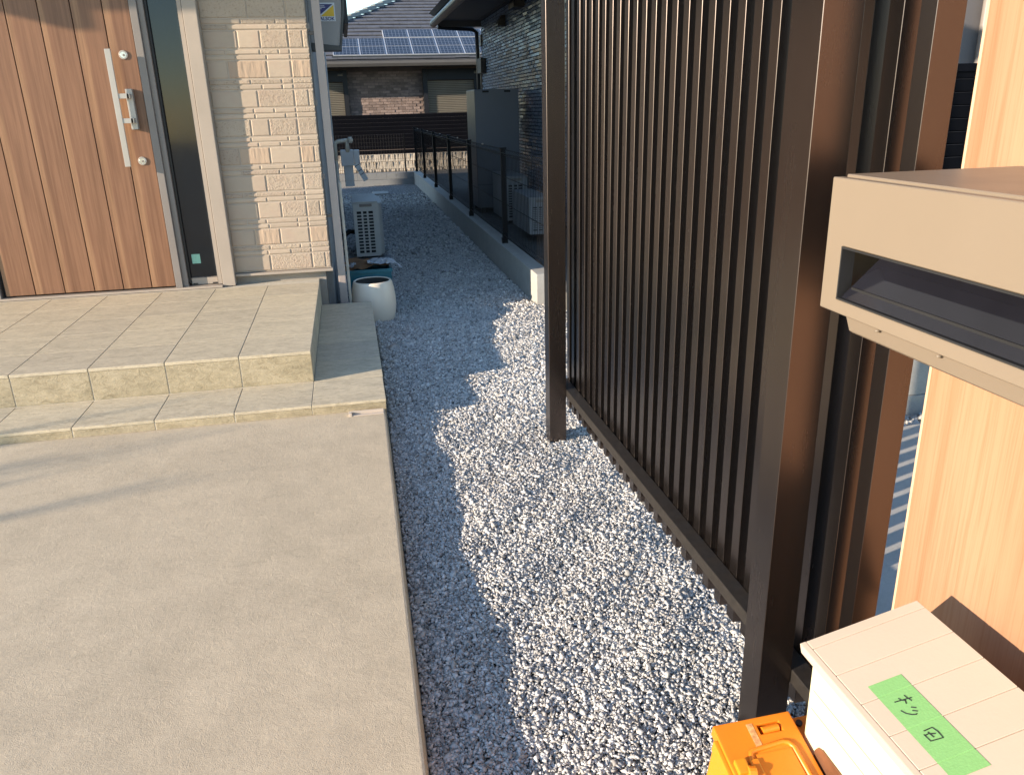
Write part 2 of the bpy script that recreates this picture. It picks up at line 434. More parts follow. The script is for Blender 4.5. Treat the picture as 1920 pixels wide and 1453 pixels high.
def scatter_stones(regions):
    P = []; S = []
    for x0, x1, y0, y1, n, s, keep in regions:
        x = rng.uniform(x0, x1, n); y = rng.uniform(y0, y1, n)
        k = keep(x, y); x, y = x[k], y[k]
        z = gz(x, y) + rng.uniform(-.003, .004, len(x))
        P.append(np.stack([x, y, z], 1)); S.append(s * np.exp(rng.normal(0, .28, len(x))))
    P = np.concatenate(P); S = np.concatenate(S); n = len(P)
    base = np.array([(1, 0, 0), (-1, 0, 0), (0, 1, 0), (0, -1, 0), (0, 0, 1), (0, 0, -1)], float) * .68
    V = np.repeat(base[None], n, 0) + rng.uniform(-.30, .30, (n, 6, 3))
    V *= (S[:, None] * np.stack([rng.uniform(.85, 1.5, n), rng.uniform(.75, 1.15, n), rng.uniform(.40, .75, n)], 1))[:, None, :]
    q = rng.normal(size=(n, 4)); q[:, 1:3] *= .44; q /= np.linalg.norm(q, axis=1, keepdims=True)
    w, x, y, z = q.T
    Rm = np.stack([1 - 2 * (y * y + z * z), 2 * (x * y - z * w), 2 * (x * z + y * w), 2 * (x * y + z * w), 1 - 2 * (x * x + z * z), 2 * (y * z - x * w),
                   2 * (x * z - y * w), 2 * (y * z + x * w), 1 - 2 * (x * x + y * y)], 1).reshape(n, 3, 3)
    V = np.einsum('nij,nkj->nki', Rm, V) + P[:, None, :]
    F = np.array([(0, 2, 4), (2, 1, 4), (1, 3, 4), (3, 0, 4), (2, 0, 5), (1, 2, 5), (3, 1, 5), (0, 3, 5)])
    F = (np.arange(n)[:, None, None] * 6 + F[None]).reshape(-1, 3)
    me = bpy.data.meshes.new('gravel')
    me.vertices.add(n * 6); me.vertices.foreach_set('co', V.reshape(-1))
    me.loops.add(len(F) * 3); me.loops.foreach_set('vertex_index', F.reshape(-1).astype(np.int32))
    me.polygons.add(len(F)); me.polygons.foreach_set('loop_start', (np.arange(len(F)) * 3).astype(np.int32))
    me.update(calc_edges=True); me.validate()
    t = np.clip(rng.normal(.535, .12, n), .2, .8)
    t[rng.random(n) < .12] *= .55
    warm = rng.normal(0, .018, n)
    c = np.stack([t * (1.0 + warm), t * (.965 - .2 * np.abs(warm)), t * (.915 - warm), np.ones(n)], 1)
    a = me.color_attributes.new('tone', 'FLOAT_COLOR', 'POINT')
    a.data.foreach_set('color', np.repeat(c, 6, 0).reshape(-1).astype(np.float32))
    me.materials.append(GRAV)
    return link('gravel', me)
def slab_edge(y): return np.interp(y, [0, 1.2, 3.1, 3.13, 4.94, 5.0], [.040, .047, .070, .075, .085, .085])
ok_near = lambda x, y: (x > slab_edge(y) + .008)
ok_pave = lambda x, y: ok_near(x, y) & ((x < .93) | (y > 2.44))
curb_ok = lambda x, y: (x < 1.215) | (y < 5.31)
far_ok = lambda x, y: (x < 1.215) & ((x > .085) | (y > 4.96)) & (x > -.14)
stuff(scatter_stones([
    (.03, 1.0, .2, .80, 22000, .0085, ok_pave), (.03, 1.0, .80, 1.5, 36000, .0070, ok_pave), (.03, 1.0, 1.5, 2.1, 30000, .0073, ok_pave), (.03, 1.0, 2.1, 3.0, 36000, .0082, ok_pave), (.9, 1.4, 2.42, 3.2, 2500, .013, lambda x, y: ok_pave(x, y)),
    (.05, 1.4, 3.0, 4.2, 40000, .0092, lambda x, y: ok_near(x, y) & (x < .27 * y + .05)), (.05, 1.6, 4.2, 5.4, 34000, .011, lambda x, y: ok_near(x, y) & curb_ok(x, y)),
    (1.6, 2.6, 2.42, 2.72, 1600, .018, lambda x, y: x > 0),
    (-.15, 1.22, 4.94, 7.6, 40000, .0135, far_ok),
    (-.15, 1.22, 7.6, 14.0, 34000, .019, lambda x, y: far_ok(x, y) & (rng.random(len(x)) < np.interp(y, [7.6, 9.5, 14], [1, .9, .0])))]))

# concrete slab (entrance floor)
k = MB()
pr = [(-30, -30), (.040, -30), (.040, .2), (.0427, 1.2), (.064, 3.13), (-30, 3.13)]
A = [k.bm.verts.new((x, y, 0)) for x, y in pr]
Cc = [k.bm.verts.new((x + (.016 if i in (1, 2, 3, 4) else 0), y, -.12)) for i, (x, y) in enumerate(pr)]
k.face(A, SLABC); k.face(Cc[::-1], SLABC)
for i in range(6): k.face([A[i], Cc[i], Cc[(i + 1) % 6], A[(i + 1) % 6]], SLABC)
bmesh.ops.recalc_face_normals(k.bm, faces=k.bm.faces)
struct(k.build('entrance_slab', bev=.006))
# pavement on the other side of the screen
struct(B('pavement', None, PAVE, (.95, 12, -6, 2.42, -.30, 0.0)))
k = MB(); k.box(1.35, 9, 2.73, 15.5, -.30, -.004, SOIL)
struct(k.build('neighbour_yard'))
k = MB(); k.box(-20, 30, 15.55, 60, -.30, -.03, SOIL)
struct(k.build('back_yard'))

# ------------------------------------------------------------------ own house
house = thing('house', 'beige stone-clad house with wood-grain front door, left of the gravel path', 'house', (-1, 5, 0))
WX = -.148
B('wall', house, SIDBACK, (-2.3, WX - .004, 5.0605, 5.2, .25, 2.62), (-9, -2.3, 4.99, 5.2, .19, 2.62))
B('side_wall', house, SIDEWALL, (-9, WX, 5.2, 12.2, -.2, 5.6), (-9, WX, 5.1, 5.2, 2.62, 5.6))
# stones of the cladding
def stone_mesh(w, h, d=.012):
    k = MB(); c = min(.005, h * .18)
    x, z = w / 2, h / 2
    d = .010
    back = [(-x, d, -z), (x, d, -z), (x, d, z), (-x, d, z)]
    fr = [(-x + c, 0, -z + c), (x - c, 0, -z + c), (x - c, 0, z - c), (-x + c, 0, z - c)]
    md = [(-x, .0035, -z), (x, .0035, -z), (x, .0035, z), (-x, .0035, z)]
    V = [[k.bm.verts.new(p) for p in q] for q in (back, md, fr)]
    for a, b in zip(V, V[1:]):
        for i in range(4): k.face([a[i], a[(i + 1) % 4], b[(i + 1) % 4], b[i]], None)
    k.face(V[2], None)
    return k
STM = {}
def put_stone(x0, x1, z0, z1, kind, y=5.0552):
    w, h = round(x1 - x0, 3), round(z1 - z0, 3)
    key = (w, h, kind)
    if key not in STM:
        k = stone_mesh(w, h); k.mats = [SID[kind]]
        for f in k.bm.faces: f.material_index = 0
        STM[key] = k.mesh('stone')
    link('stone', STM[key], house, ((x0 + x1) / 2, y + random.choice((0, .0008, .0016)), (z0 + z1) / 2))
random.seed(3)
z = .252; J = .006; row = 0
XL, XS, XR = -.722, -.262, WX - .004
while z < 1.95:
    hb = .094
    zb0, zb1 = z + J / 2, z + hb
    cuts = {0: [-.545 + .05], 1: [-.60, -.455 + .04], 2: [-.53, -.40]}[row % 3]
    cuts = [c + random.uniform(-.03, .03) for c in cuts]
    xs = [XL] + cuts + [XS]
    for i, (a, b) in enumerate(zip(xs, xs[1:])):
        put_stone(a + (J / 2 if i else 0), b - J / 2, zb0, zb1, (row + i * 2 + (1 if i == 1 else 0)) % 3 if i else random.choice((2, 0)))
    put_stone(XS + .004, XR - (.0 if row % 2 else .032), zb0, zb1, (0, 1, 0)[row % 3])
    if row % 2 == 0: put_stone(XR - .028, XR, zb0, zb1, 0)
    zt = z + hb + J
    for t in range(2):
        a0, a1 = zt + t * .029, zt + t * .029 + .0235
        xs = [XL]; 
        while xs[-1] < XS - .16: xs.append(min(xs[-1] + random.choice((.12, .17, .22)) + random.uniform(-.02, .02), XS - .06))
        xs.append(XS)
        for i, (a, b) in enumerate(zip(xs, xs[1:])): put_stone(a + (J / 2 if i else 0), b - J / 2, a0, a1, random.choice((0, 2, 2)))
        put_stone(XS + .004, XR, a0, a1, random.choice((0, 2)))
    z += .1575; row += 1
# flashing, foundation
k = MB(); k.prism([(5.03, .232), (5.03, .246), (5.2, .252), (5.2, .232)], 'x', -.725, WX + .006, BEIGE_AL); k.build('flashing', house, .002)
B('foundation', house, FOUND, (-9, -.19, 5.085, 12, -.3, .232))
# small clips at the corner of the cladding
for zc in (1.61, .78, 1.2):
    B('corner_clip', house, GREY_AL, (WX - .006, WX + .012, 5.075, 5.10, zc, zc + .035), bev=.003)
# downpipe
dp = B('downpipe', house, PIPE, (-.116, -.0695, 5.085, 5.15, -.2, 2.7), bev=.006)
for zc in (.55, 1.585):
    B('pipe_bracket', dp, GREY_AL, (WX, -.113, 5.11, 5.13, zc, zc + .02), bev=.002)
B('pipe_conduit', house, PVC, (-.062, -.045, 5.2, 5.22, -.1, .75), bev=.004)
# eave over the entrance: its shadow falls on the top of the door
B('eave', house, BEIGE_AL, (-4.72, .28, 3.91, 5.19, 2.60, 2.74), bev=.004)
B('eave_end_trim', house, BEIGE_AL, (-4.72, -4.585, 3.912, 5.19, 2.507, 2.598))
B('roof', house, ROOFT, (-9.4, .2, 4.6, 12.6, 5.6, 5.75))
B('window_hood', house, DARKFRAME, (WX, .105, 9.0, 10.6, 2.035, 2.9), (.105, .145, 8.97, 10.63, 2.0, 2.9), bev=.004)
# door
door = MB(); door.box(-2.012, -1.068, 5.022, 5.06, .20, 2.45, DARK); door = door.build('door', house)
bx = [-2.000, -1.841, -1.682, -1.521, -1.361, -1.203, -1.068]
PLK = {}
for a, b in zip(bx, bx[1:]):
    w = round(b - a - .005, 3)
    if w not in PLK:
        k = MB(); k.box(0, w, 0, .022, .206, 2.45, DOORWOOD); PLK[w] = k.mesh('plank', .002)
    link('plank', PLK[w], door, (a + .0025, 5.0, 0))
hd = MB(); hd.box(-1.213, -1.183, 4.925, 4.94, .905, 1.513, SILVER); hd = hd.build('handle', door, .002)
# standoffs and back plate belong to the handle set
B('handle_plate', door, SILVER, (-1.153, -1.118, 4.962, 5.0, 1.10, 1.312), bev=.003)
B('handle_arm', door, SILVER, (-1.20, -1.128, 4.928, 4.946, 1.262, 1.288), (-1.142, -1.126, 4.928, 4.964, 1.262, 1.288), (-1.20, -1.128, 4.928, 4.946, 1.134, 1.160), (-1.142, -1.126, 4.928, 4.964, 1.134, 1.160), bev=.002)
for lx, lz in ((-1.137, 1.486), (-1.134, .93)):
    k = MB()
    k.tube([(lx, 5.001, lz), (lx, 4.996, lz), (lx, 4.993, lz)], [.0235, .0235, .021], SILVER, 28)
    k.tube([(lx, 4.993, lz), (lx, 4.9922, lz)], [.0165, .0155], CHROME, 24)
    k.tube([(lx + .003, 4.9922, lz - .002), (lx + .003, 4.9895, lz - .002)], [.0065, .0055], GREY_AL, 12)
    k.build('lock_cylinder', door)
fr = MB(); fr.box(-1.066, -1.027, 4.985, 5.07, .196, 2.5, GREY_AL); fr.box(-1.0265, -.997, 5.002, 5.07, .196, 2.5, GREY_AL)
fr.box(-2.075, -2.022, 4.985, 5.07, .19, 2.5, GREY_AL)
fr = fr.build('door_frame', house, .003)
B('frame_post', fr, BEIGE_AL, (-.801, -.7265, 5.0, 5.12, .185, 2.62), bev=.004)
B('threshold', fr, BEIGE_AL, (-2.06, -.80, 4.972, 5.06, .184, .196), bev=.002)
wn = MB(); wn.box(-.9965, -.983, 5.024, 5.07, .21, 2.5, GASKET); wn.box(-.8285, -.8015, 5.008, 5.07, .198, 2.5, BEIGE_AL)
wn.box(-.9825, -.829, 5.03, 5.07, .198, .243, BEIGE_AL); wn = wn.build('sidelight', house, .0025)
B('pane', wn, GLASS, (-.9825, -.829, 5.046, 5.052, .243, 2.5))
for a_ in (-.975, -.862): B('drain_slot', wn, DARK, (a_, a_ + .029, 5.0285, 5.031, .202, .209))
st = MB(); st.box(-.963, -.915, 5.044, 5.0455, .325, .381, MINT); st.build('sticker', wn)['label'] = 'square pale green sticker on the dark glass'

# ------------------------------------------------------------------ porch
porch = thing('porch_steps', 'beige stone-tiled porch with two steps in front of the wooden door', 'steps', (-1.2, 4, 0))
B('mortar_bed', porch, GROUT, (-4.2, -.233, 3.44, 5.08, -.3, .181), (-4.2, .070, 3.131, 4.935, -.3, .039))
TM = {}
def put_tile(x0, x1, y0, y1, z0, z1, m, name='tile'):
    key = (round(x1 - x0, 4), round(y1 - y0, 4), round(z1 - z0, 4), m.name)
    if key not in TM:
        a, b, c = [v / 2 for v in key[:3]]
        k = MB(); k.box(-a, a, -b, b, -c, c, m); TM[key] = k.mesh(name, .002)
    link(name, TM[key], porch, ((x0 + x1) / 2, (y0 + y1) / 2, (z0 + z1) / 2))
PT, g2 = .3022, .002
px_ = -.229
for i in range(9):
    x1 = px_ - i * PT - (g2 if i else 0); x0 = px_ - (i + 1) * PT + g2
    for j in range(6):
        y0 = 3.435 + j * .302 + (.0012 if j else 0); y1 = min(3.435 + (j + 1) * .302 - .0012, 4.973)
        if y1 - y0 > .03: put_tile(x0, x1, y0, y1, .170, .184, TILE_TOP)
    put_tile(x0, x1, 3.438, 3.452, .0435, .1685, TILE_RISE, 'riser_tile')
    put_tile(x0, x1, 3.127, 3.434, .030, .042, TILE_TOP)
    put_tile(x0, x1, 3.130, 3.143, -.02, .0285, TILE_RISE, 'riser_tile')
# right-hand return of the lower step
put_tile(px_ + g2, .072, 3.127, 3.434, .030, .042, TILE_TOP)
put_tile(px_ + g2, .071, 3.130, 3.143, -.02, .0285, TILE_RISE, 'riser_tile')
for j in range(5):
    y0 = 3.437 + j * .302; y1 = min(y0 + .3, 4.94)
    put_tile(px_ + .0015, .074, y0, y1, .030, .042, TILE_TOP)
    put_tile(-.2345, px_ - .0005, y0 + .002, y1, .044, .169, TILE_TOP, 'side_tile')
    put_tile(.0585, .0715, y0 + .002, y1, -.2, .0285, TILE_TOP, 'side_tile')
# white strip on the slab
k = MB(); k.box(-.078, .058, 3.085, 3.092, .0, .016, WHITEP); k.box(-.078, .058, 3.068, 3.086, .0, .004, WHITEP); k.box(-.083, -.070, 3.066, 3.095, 0, .014, WHITEP)
tag(k.build('plastic_strip', None, .002), 'short pale plastic angle strip lying against the lowest porch step', 'strip')

# ------------------------------------------------------------------ things beside the house
# security box
sb = thing('security_box', 'grey wall box with blue and yellow security sticker beside the downpipe', 'alarm box', (-.05, 5.4, 1.5))
prof = []
W0, W1, zt, zb = WX + .002, .052, 2.1, 1.545
prof = [(W0, zt), (W1, zt), (W1 + .006, 1.84), (W1 + .003, 1.76), (W1 - .006, 1.68), (W1 - .018, 1.60), (W1 - .028, zb), (W0, zb)]
k = MB(); k.prism([(x, z) for x, z in prof], 'y', 5.40, 5.47, SIGNBOX); k.build('cover', sb, .006)
pr2 = [(W0, zb + .02), (W1 - .026, zb - .001), (W1 - .02, 1.60), (W1 + .006, 1.76), (W1 + .010, 1.84), (W1 + .004, zt), (W1 + .022, zt), (W1 + .024, 1.84), (W1 + .019, 1.745), (W1 + .004, 1.66), (W1 - .018, 1.517), (W0, 1.517)]
k = MB(); k.prism(pr2, 'y', 5.395, 5.50, SIGNTRIM); k.build('rim', sb, .003)
k = MB(); x0, x1, z0, z1 = -.085, .014, 1.683, 1.785
k.box(x0, x1, 5.3965, 5.3985, z0, z1, STK_W)
yy = 5.3955
k.poly([(x0 + .005, yy, z1 - .008), (x1 - .010, yy, z1 - .008), (x0 + .005, yy, z0 + .032)], STK_B)
k.poly([(x1 - .006, yy, z1 - .012), (x1 - .006, yy, z0 + .027), (x0 + .012, yy, z0 + .027)], STK_Y)
for i, w in enumerate((.030, .034, .012)):
    k.poly([(x0 + .009, yy - .0006, z1 - .016 - i * .008), (x0 + .009 + w, yy - .0006, z1 - .016 - i * .008), (x0 + .009 + w, yy - .0006, z1 - .019 - i * .008), (x0 + .009, yy - .0006, z1 - .019 - i * .008)], STK_W)
stick = k.build('sticker', sb)
fc = bpy.data.curves.new('word', 'FONT'); fc.body = 'ALSOK'; fc.size = .026; fc.align_x = 'CENTER'; fc.extrude = .0006; fc.offset = .0007
fo = bpy.data.objects.new('word', fc); COL.objects.link(fo)
dg = bpy.context.evaluated_depsgraph_get(); dg.update()
wm = bpy.data.meshes.new_from_object(fo.evaluated_get(dg)); bpy.data.objects.remove(fo)
wm.transform(Matrix.Translation(((x0 + x1) / 2, yy - .0004, z0 + .005)) @ Matrix.Rotation(R_(90), 4, 'X') @ Matrix.Diagonal((1.08, 1, 1, 1)))
wm.materials.clear(); wm.materials.append(STK_B); wm.name = 'lettering'
link('lettering', wm, stick)

# gas meter and its pipes
gm = thing('gas_meter', 'grey gas meter with ivory pipes and hanging paper tags on the house side wall', 'gas meter', (0, 8.5, 0))
k = MB(); k.tube([(-.096, 8.42, -.15), (-.096, 8.42, .70)], .013, PVC, 10); k.tube([(-.096, 8.42, .70), (-.096, 8.42, .845), (-.088, 8.42, .872), (-.062, 8.42, .882), (.045, 8.42, .892)], .019, PVC, 12)
k.tube([(.035, 8.40, .893), (.072, 8.40, .893)], .030, PVC, 14); k.tube([(.072, 8.40, .89), (.082, 8.40, .89)], .016, PVC, 10); k.tube([(.022, 8.42, .885), (.022, 8.42, .845), (.022, 8.44, .785)], [.017, .019, .028], PVC, 12)
k.build('pipe', gm, smooth=True)
k = MB(); k.box(-.052, .075, 8.42, 8.60, .645, .795, METER); k.box(.077, .135, 8.45, 8.60, .665, .792, METER); k.build('meter_body', gm, .008)
k = MB(); k.box(-.03, .062, 8.47, 8.60, .44, .645, METER); k.box(-.022, .052, 8.46, 8.47, .50, .545, METER); k.build('meter_base', gm, .006)
k = MB()
Mx = Matrix.Translation((.092, 8.425, .665)) @ Matrix.Rotation(R_(-28), 4, 'Y')
k.box(-.026, .026, 0, .002, -.19, .0, PAPER, Mx)
for i, (a, b) in enumerate(((-.02, -.024), (-.075, -.079), (-.115, -.119))): k.box(-.026, .024, -.001, 0, a - .004, b + .006, DARK, Mx)
k.build('paper_tag', gm)

# air conditioners
def ac_unit(x0, y0, z0, w, d, h, label, group, tone=WHITE_UNIT, rows=13):
    t = thing('air_conditioner', label, 'air conditioner', (x0 + w / 2, y0 + d / 2, z0), group)
    k = MB(); k.box(x0, x0 + w * .93, y0 + .016, y0 + d, z0, z0 + h - .006, tone); k.box(x0 - .003, x0 + w * .95, y0 + .002, y0 + d + .003, z0 + h - .012, z0 + h, tone)
    k.build('casing', t, .004)
    B('coil', t, DARK, (x0 + .02, x0 + w * .80, y0 + .0145, y0 + .0158, z0 + .03, z0 + h - .07))
    k = MB()
    # perforated side cover: solid margins plus the bars of the lattice
    k.box(x0, x0 + w * .13, y0, y0 + .0142, z0, z0 + h - .014, tone); k.box(x0 + w * .745, x0 + w * .93, y0, y0 + .0142, z0, z0 + h - .014, tone)
    k.box(x0 + w * .1302, x0 + w * .7448, y0, y0 + .0142, z0 + h - .085, z0 + h - .014, tone); k.box(x0 + w * .1302, x0 + w * .7448, y0, y0 + .0142, z0, z0 + .03, tone)
    zz0, zz1 = z0 + .03, z0 + h - .085
    for i in range(1, rows): k.box(x0 + w * .131, x0 + w * .744, y0 + .0006, y0 + .0138, zz0 + (zz1 - zz0) * i / rows - .005, zz0 + (zz1 - zz0) * i / rows + .005, tone)
    for i in (1, 2): k.box(x0 + w * (.13 + .205 * i) - .008, x0 + w * (.13 + .205 * i) + .008, y0 + .0012, y0 + .0132, zz0, zz1, tone)
    k.build('side_grille', t)
    B('grip', t, GREY_AL, (x0 + w * .25, x0 + w * .72, y0 - .006, y0 + .001, z0 + h - .045, z0 + h - .02), bev=.003)
    k = MB(); k.prism([(x0 + w * .932, y0 + .01), (x0 + w * .985, y0 + .016), (x0 + w * 1.10, y0 + .06), (x0 + w * 1.12, y0 + d * .25), (x0 + w * 1.12, y0 + d * .7), (x0 + w * 1.0, y0 + d), (x0 + w * .932, y0 + d)], 'z', z0 + .012, z0 + h - .018, tone)
    k.build('front_panel', t, .006)
    for yy_ in (y0 + .09, y0 + d - .12): B('foot', t, DARKFRAME, (x0 + .04, x0 + w * .8, yy_, yy_ + .05, z0 - .028, z0 - .001))
    return t
B_ = lambda: None
AC = ac_unit(.018, 7.42, -.100, .236, .74, .492, 'ivory air conditioner unit standing on the gravel path by the house wall', 'outdoor air conditioners')
k = MB(); k.tube([(.02, 7.60, .10), (-.03, 7.60, .11), (-.09, 7.58, .07), (WX, 7.56, .03)], .022, BLACKP, 8); k.build('hose', AC, smooth=True)
k = MB(); k.box(-.035, .33, 7.47, 7.60, -.16, -.129, GREYC); k.box(-.035, .33, 7.98, 8.10, -.16, -.129, GREYC); k.build('base_block', AC, .004)
ac_unit(1.60, 8.32, .03, .24, .78, .45, 'grey-white air conditioner beside the tall grey tank, behind the mesh fence', 'outdoor air conditioners', NUNIT)
ac_unit(1.56, 7.02, .075, .24, .78, .325, 'low pale air conditioner nearest the dark post, behind the mesh fence', 'outdoor air conditioners', NUNIT)

# pot, teal crate, cardboard, plastic bag
pot = MB()
cx_, cy_ = .0965, 5.255
prof = [(.070, -.150), (.092, -.145), (.112, -.115), (.127, -.06), (.134, .0), (.133, .05), (.126, .11), (.118, .150), (.114, .160), (.108, .163), (.102, .158), (.104, .13), (.110, .08), (.10, .04)]
prof = [(a * 1.085, b - .050) for a, b in prof]
P1 = MB(); P1.lathe(prof[:11], cx_, cy_, POTM, 48)
pt = thing('planter_pot', 'cream rounded ceramic pot on the gravel beside the porch corner', 'pot', (cx_, cy_, -.175))
P1.bm.faces.ensure_lookup_table()
f = [f for f in P1.bm.faces if len(f.verts) > 4 and f.calc_center_median().z > .1]
bmesh.ops.delete(P1.bm, geom=f, context='FACES_ONLY'); P1.build('pot_body', pt, smooth=True)
P2 = MB(); P2.lathe([(.1100, .108), (.117, .07), (.12, .0), (.10, -.02)][::-1], cx_, cy_, POTIN, 48)
f = [f for f in P2.bm.faces if len(f.verts) > 4 and f.calc_center_median().z > .1]
bmesh.ops.delete(P2.bm, geom=f, context='FACES_ONLY'); P2.build('pot_lining', pt, smooth=True)
cr = thing('crate', 'teal plastic crate behind the cream pot, heaped with cardboard', 'crate', (.09, 5.6, -.15))
k = MB(); k.box(-.065, .235, 5.44, 5.455, -.18, .146, TEAL); k.box(-.065, .235, 5.765, 5.78, -.18, .146, TEAL); k.box(-.065, -.05, 5.4555, 5.7645, -.18, .146, TEAL); k.box(.22, .235, 5.4555, 5.7645, -.18, .146, TEAL); k.box(-.05, .22, 5.4555, 5.7645, -.15, -.13, TEAL)
k.build('crate_body', cr, .003)
B('crate_rim', cr, TEAL, (-.072, .242, 5.432, 5.4385, .125, .148), (.2355, .242, 5.4390, 5.78, .125, .148), bev=.002)
def crumple(name, x0, x1, y0, y1, z, amp, mat, label, cat, nx=14, ny=10, fall=0, seed=1, thick=.004):
    rr = random.Random(seed); k = MB()
    G = [[None] * (nx + 1) for _ in range(ny + 1)]
    for j in range(ny + 1):
        for i in range(nx + 1):
            u, v = i / nx, j / ny
            zz = z + amp * math.sin(5 * u + 3 * v + seed) * .6 + amp * rr.uniform(-.5, .5) - fall * max(0, u - .55) ** 2 * 4
            G[j][i] = k.bm.verts.new((x0 + (x1 - x0) * u + rr.uniform(-.3, .3) * (x1 - x0) / nx, y0 + (y1 - y0) * v + rr.uniform(-.3, .3) * (y1 - y0) / ny, zz))
    for j in range(ny):
        for i in range(nx): k.face([G[j][i], G[j][i + 1], G[j + 1][i + 1], G[j + 1][i]], mat)
    r_ = bmesh.ops.solidify(k.bm, geom=k.bm.faces[:], thickness=thick)
    return tag(k.build(name), label, cat)
crumple('cardboard', -.075, .225, 5.45, 5.80, .160, .018, CARD, 'torn brown cardboard piled on the teal crate', 'cardboard', 8, 6, seed=4)
crumple('plastic_bag', .08, .315, 5.46, 5.60, .188, .014, BAGM, 'clear plastic bag hanging over the corner of the teal crate', 'plastic bag', 14, 8, .075, seed=9, thick=.002)
crumple('bag_scrap', -.06, .0, 5.445, 5.52, .18, .02, BAGM, 'small crumpled white plastic scrap on the cardboard next to the downpipe', 'plastic scrap', 6, 5, seed=2, thick=.002)
k = MB(); k.box(.548, .575, 10.0, 10.06, -.118, -.108, PAPER); tag(k.build('paper_scrap', None, .003), 'tiny white paper scrap on the shaded gravel path', 'paper')
k = MB(); k.box(.38, .64, 13.6, 14.0, -.165, -.138, CURBC, None); tag(k.build('flat_stone', None, .006), 'pale flat slab lying on gravel near the end of the path', 'slab')

# ------------------------------------------------------------------ curb and mesh fence
cw = B('curb_wall', None, CURBC, (1.224, 1.348, 5.318, 15.55, -.3, .064), bev=.006)
tag(cw, 'low grey concrete wall running along the right of the gravel path', 'wall')
mf = thing('mesh_fence', 'black wire mesh fence on the low concrete wall beside the gravel path', 'fence', (1.28, 10, .064))
def wires(y0, y1, x, z0, z1, pitch, rad=.0022):
    k = MB()
    def wire(pts, r_):
        k.tube(pts, r_, BLACKP, 4, False)
    n = int((y1 - y0) / pitch)
    for i in range(n + 1):
        y = y0 + i * pitch
        wire([(x, y, z0), (x - .018, y, z0 + .022), (x, y, z0 + .045), (x, y, z1 - .05), (x - .026, y, z1 - .025), (x, y, z1)], rad)
    for zz, dx in ((z0 + .001, 0), (z0 + .022, -.018), (z0 + .045, 0), (z0 + .28, .003), (z0 + .50, .003), (z1 - .05, 0), (z1 - .025, -.026), (z1 - .001, 0)):
        wire([(x + dx, y0 - .02, zz), (x + dx, y1 + .02, zz)], rad * 1.35)
    return k
stuff(wires(5.36, 15.4, 1.281, .112, .835, .052).build('wire_mesh', mf))
PM = MB(); PM.box(-.02, .02, -.022, .022, 0, .79, BLACKP); PM.box(-.026, .026, -.028, .028, .785, .80, BLACKP); PM.box(-.028, -.0205, -.022, .022, -.03, .06, BLACKP)
PM.box(-.0292, -.0282, -.009, .009, -.012, .035, CURBC)
PM = PM.mesh('post', .002)
for y in (15.35, 13.80, 12.07, 10.32, 8.62, 6.72):
    link('post', PM, mf, (1.275, y, .05))
CAPM = MB(); CAPM.box(-.006, .006, -.02, .02, 0, .012, SILVER); CAPM = CAPM.mesh('clip', .002)
for y in (14.6, 12.9, 11.2, 9.45, 7.7): link('clip', CAPM, mf, (1.270, y, .835))

# end of the path: low block wall, wire fence
ew = thing('block_wall', 'low grey concrete block wall closing the far end of the path', 'wall', (.5, 15.5, -.14))
BM_ = MB(); BM_.box(-.0885, .0885, 0, .10, 0, .115, GREYC); BM_ = BM_.mesh('block', .004)
for i in range(-8, 7): link('block', BM_, ew, (.0975 + .1785 * i - .01, 15.44, -.062))
B('footing', ew, GREYC, (-1.5, 1.22, 15.41, 15.545, -.3, -.066), bev=.005)
wf = thing('wire_fence', 'thin black wire fence with slim posts on the far low block wall', 'fence', (.6, 15.5, .05))
for x in (1.083, -.9): B('post', wf, BLACKP, (x - .011, x + .011, 15.475, 15.497, .05, .75))
k = MB()
for i in range(44): k.tube([(-1.1 + .05 * i, 15.485, .07), (-1.1 + .05 * i, 15.485, .74)], .0012, BLACKP, 3, False)
for z_ in (.08, .30, .52, .73): k.tube([(-1.15, 15.485, z_), (1.2, 15.485, z_)], .002, BLACKP, 3, False)
stuff(k.build('wire_mesh', wf))

# ------------------------------------------------------------------ behind: ribbed wall with slat fence
rw = thing('ribbed_wall', 'sunlit wall of split ribbed blocks under the dark slat fence', 'wall', (1, 17, -.1))
B('core', rw, MORTAR, (-4, 5, 17.0, 17.09, -.3, .31))
def rib_block(seed):
    rr = random.Random(seed); k = MB(); x = -.195
    k.box(-.195, .195, .02, .05, 0, .138, RIB)
    while x < .19:
        w = rr.choice((.022, .03, .038, .046)); w = min(w, .195 - x)
        d = rr.uniform(-.018, .012)
        if w > .012: k.hexa([(x + .003, .0195, .0), (x + w - .003, .0195, .0), (x + .003, .0, 0), (x + w - .003, .0, 0), (x + .003, .0195, .137), (x + w - .003, .0195, .137), (x + .006, d, .137), (x + w - .006, d, .137)], RIB)
        x += w
    return k.mesh('block')
RBM = [rib_block(s) for s in range(5)]
random.seed(5)
for r0 in range(3):
    for i in range(-6, 10):
        link('block', RBM[random.randrange(5)], rw, (.2 + .394 * i + (.197 if r0 % 2 else 0), 16.95, -.116 + r0 * .1435))
sf = thing('slat_fence', 'dark horizontal slat fence standing on the sunlit ribbed wall', 'fence', (1, 17, .32))
SM_ = MB(); SM_.box(-4, 5, 0, .02, 0, .0655, SLATBLACK); SM_.box(-4, 5, .003, .021, .0657, .0748, SLATLIT); SM_ = SM_.mesh('slat')
for i in range(9): link('slat', SM_, sf, (0, 16.985, .40 + .0752 * i))
B('rail', sf, SLATBLACK, (-4, 5, 16.98, 17.02, .318, .39))
for x in (.19, 1.62, 3.1, -1.2): B('post', sf, SLATBLACK, (x - .025, x + .025, 17.006, 17.05, .31, 1.075))

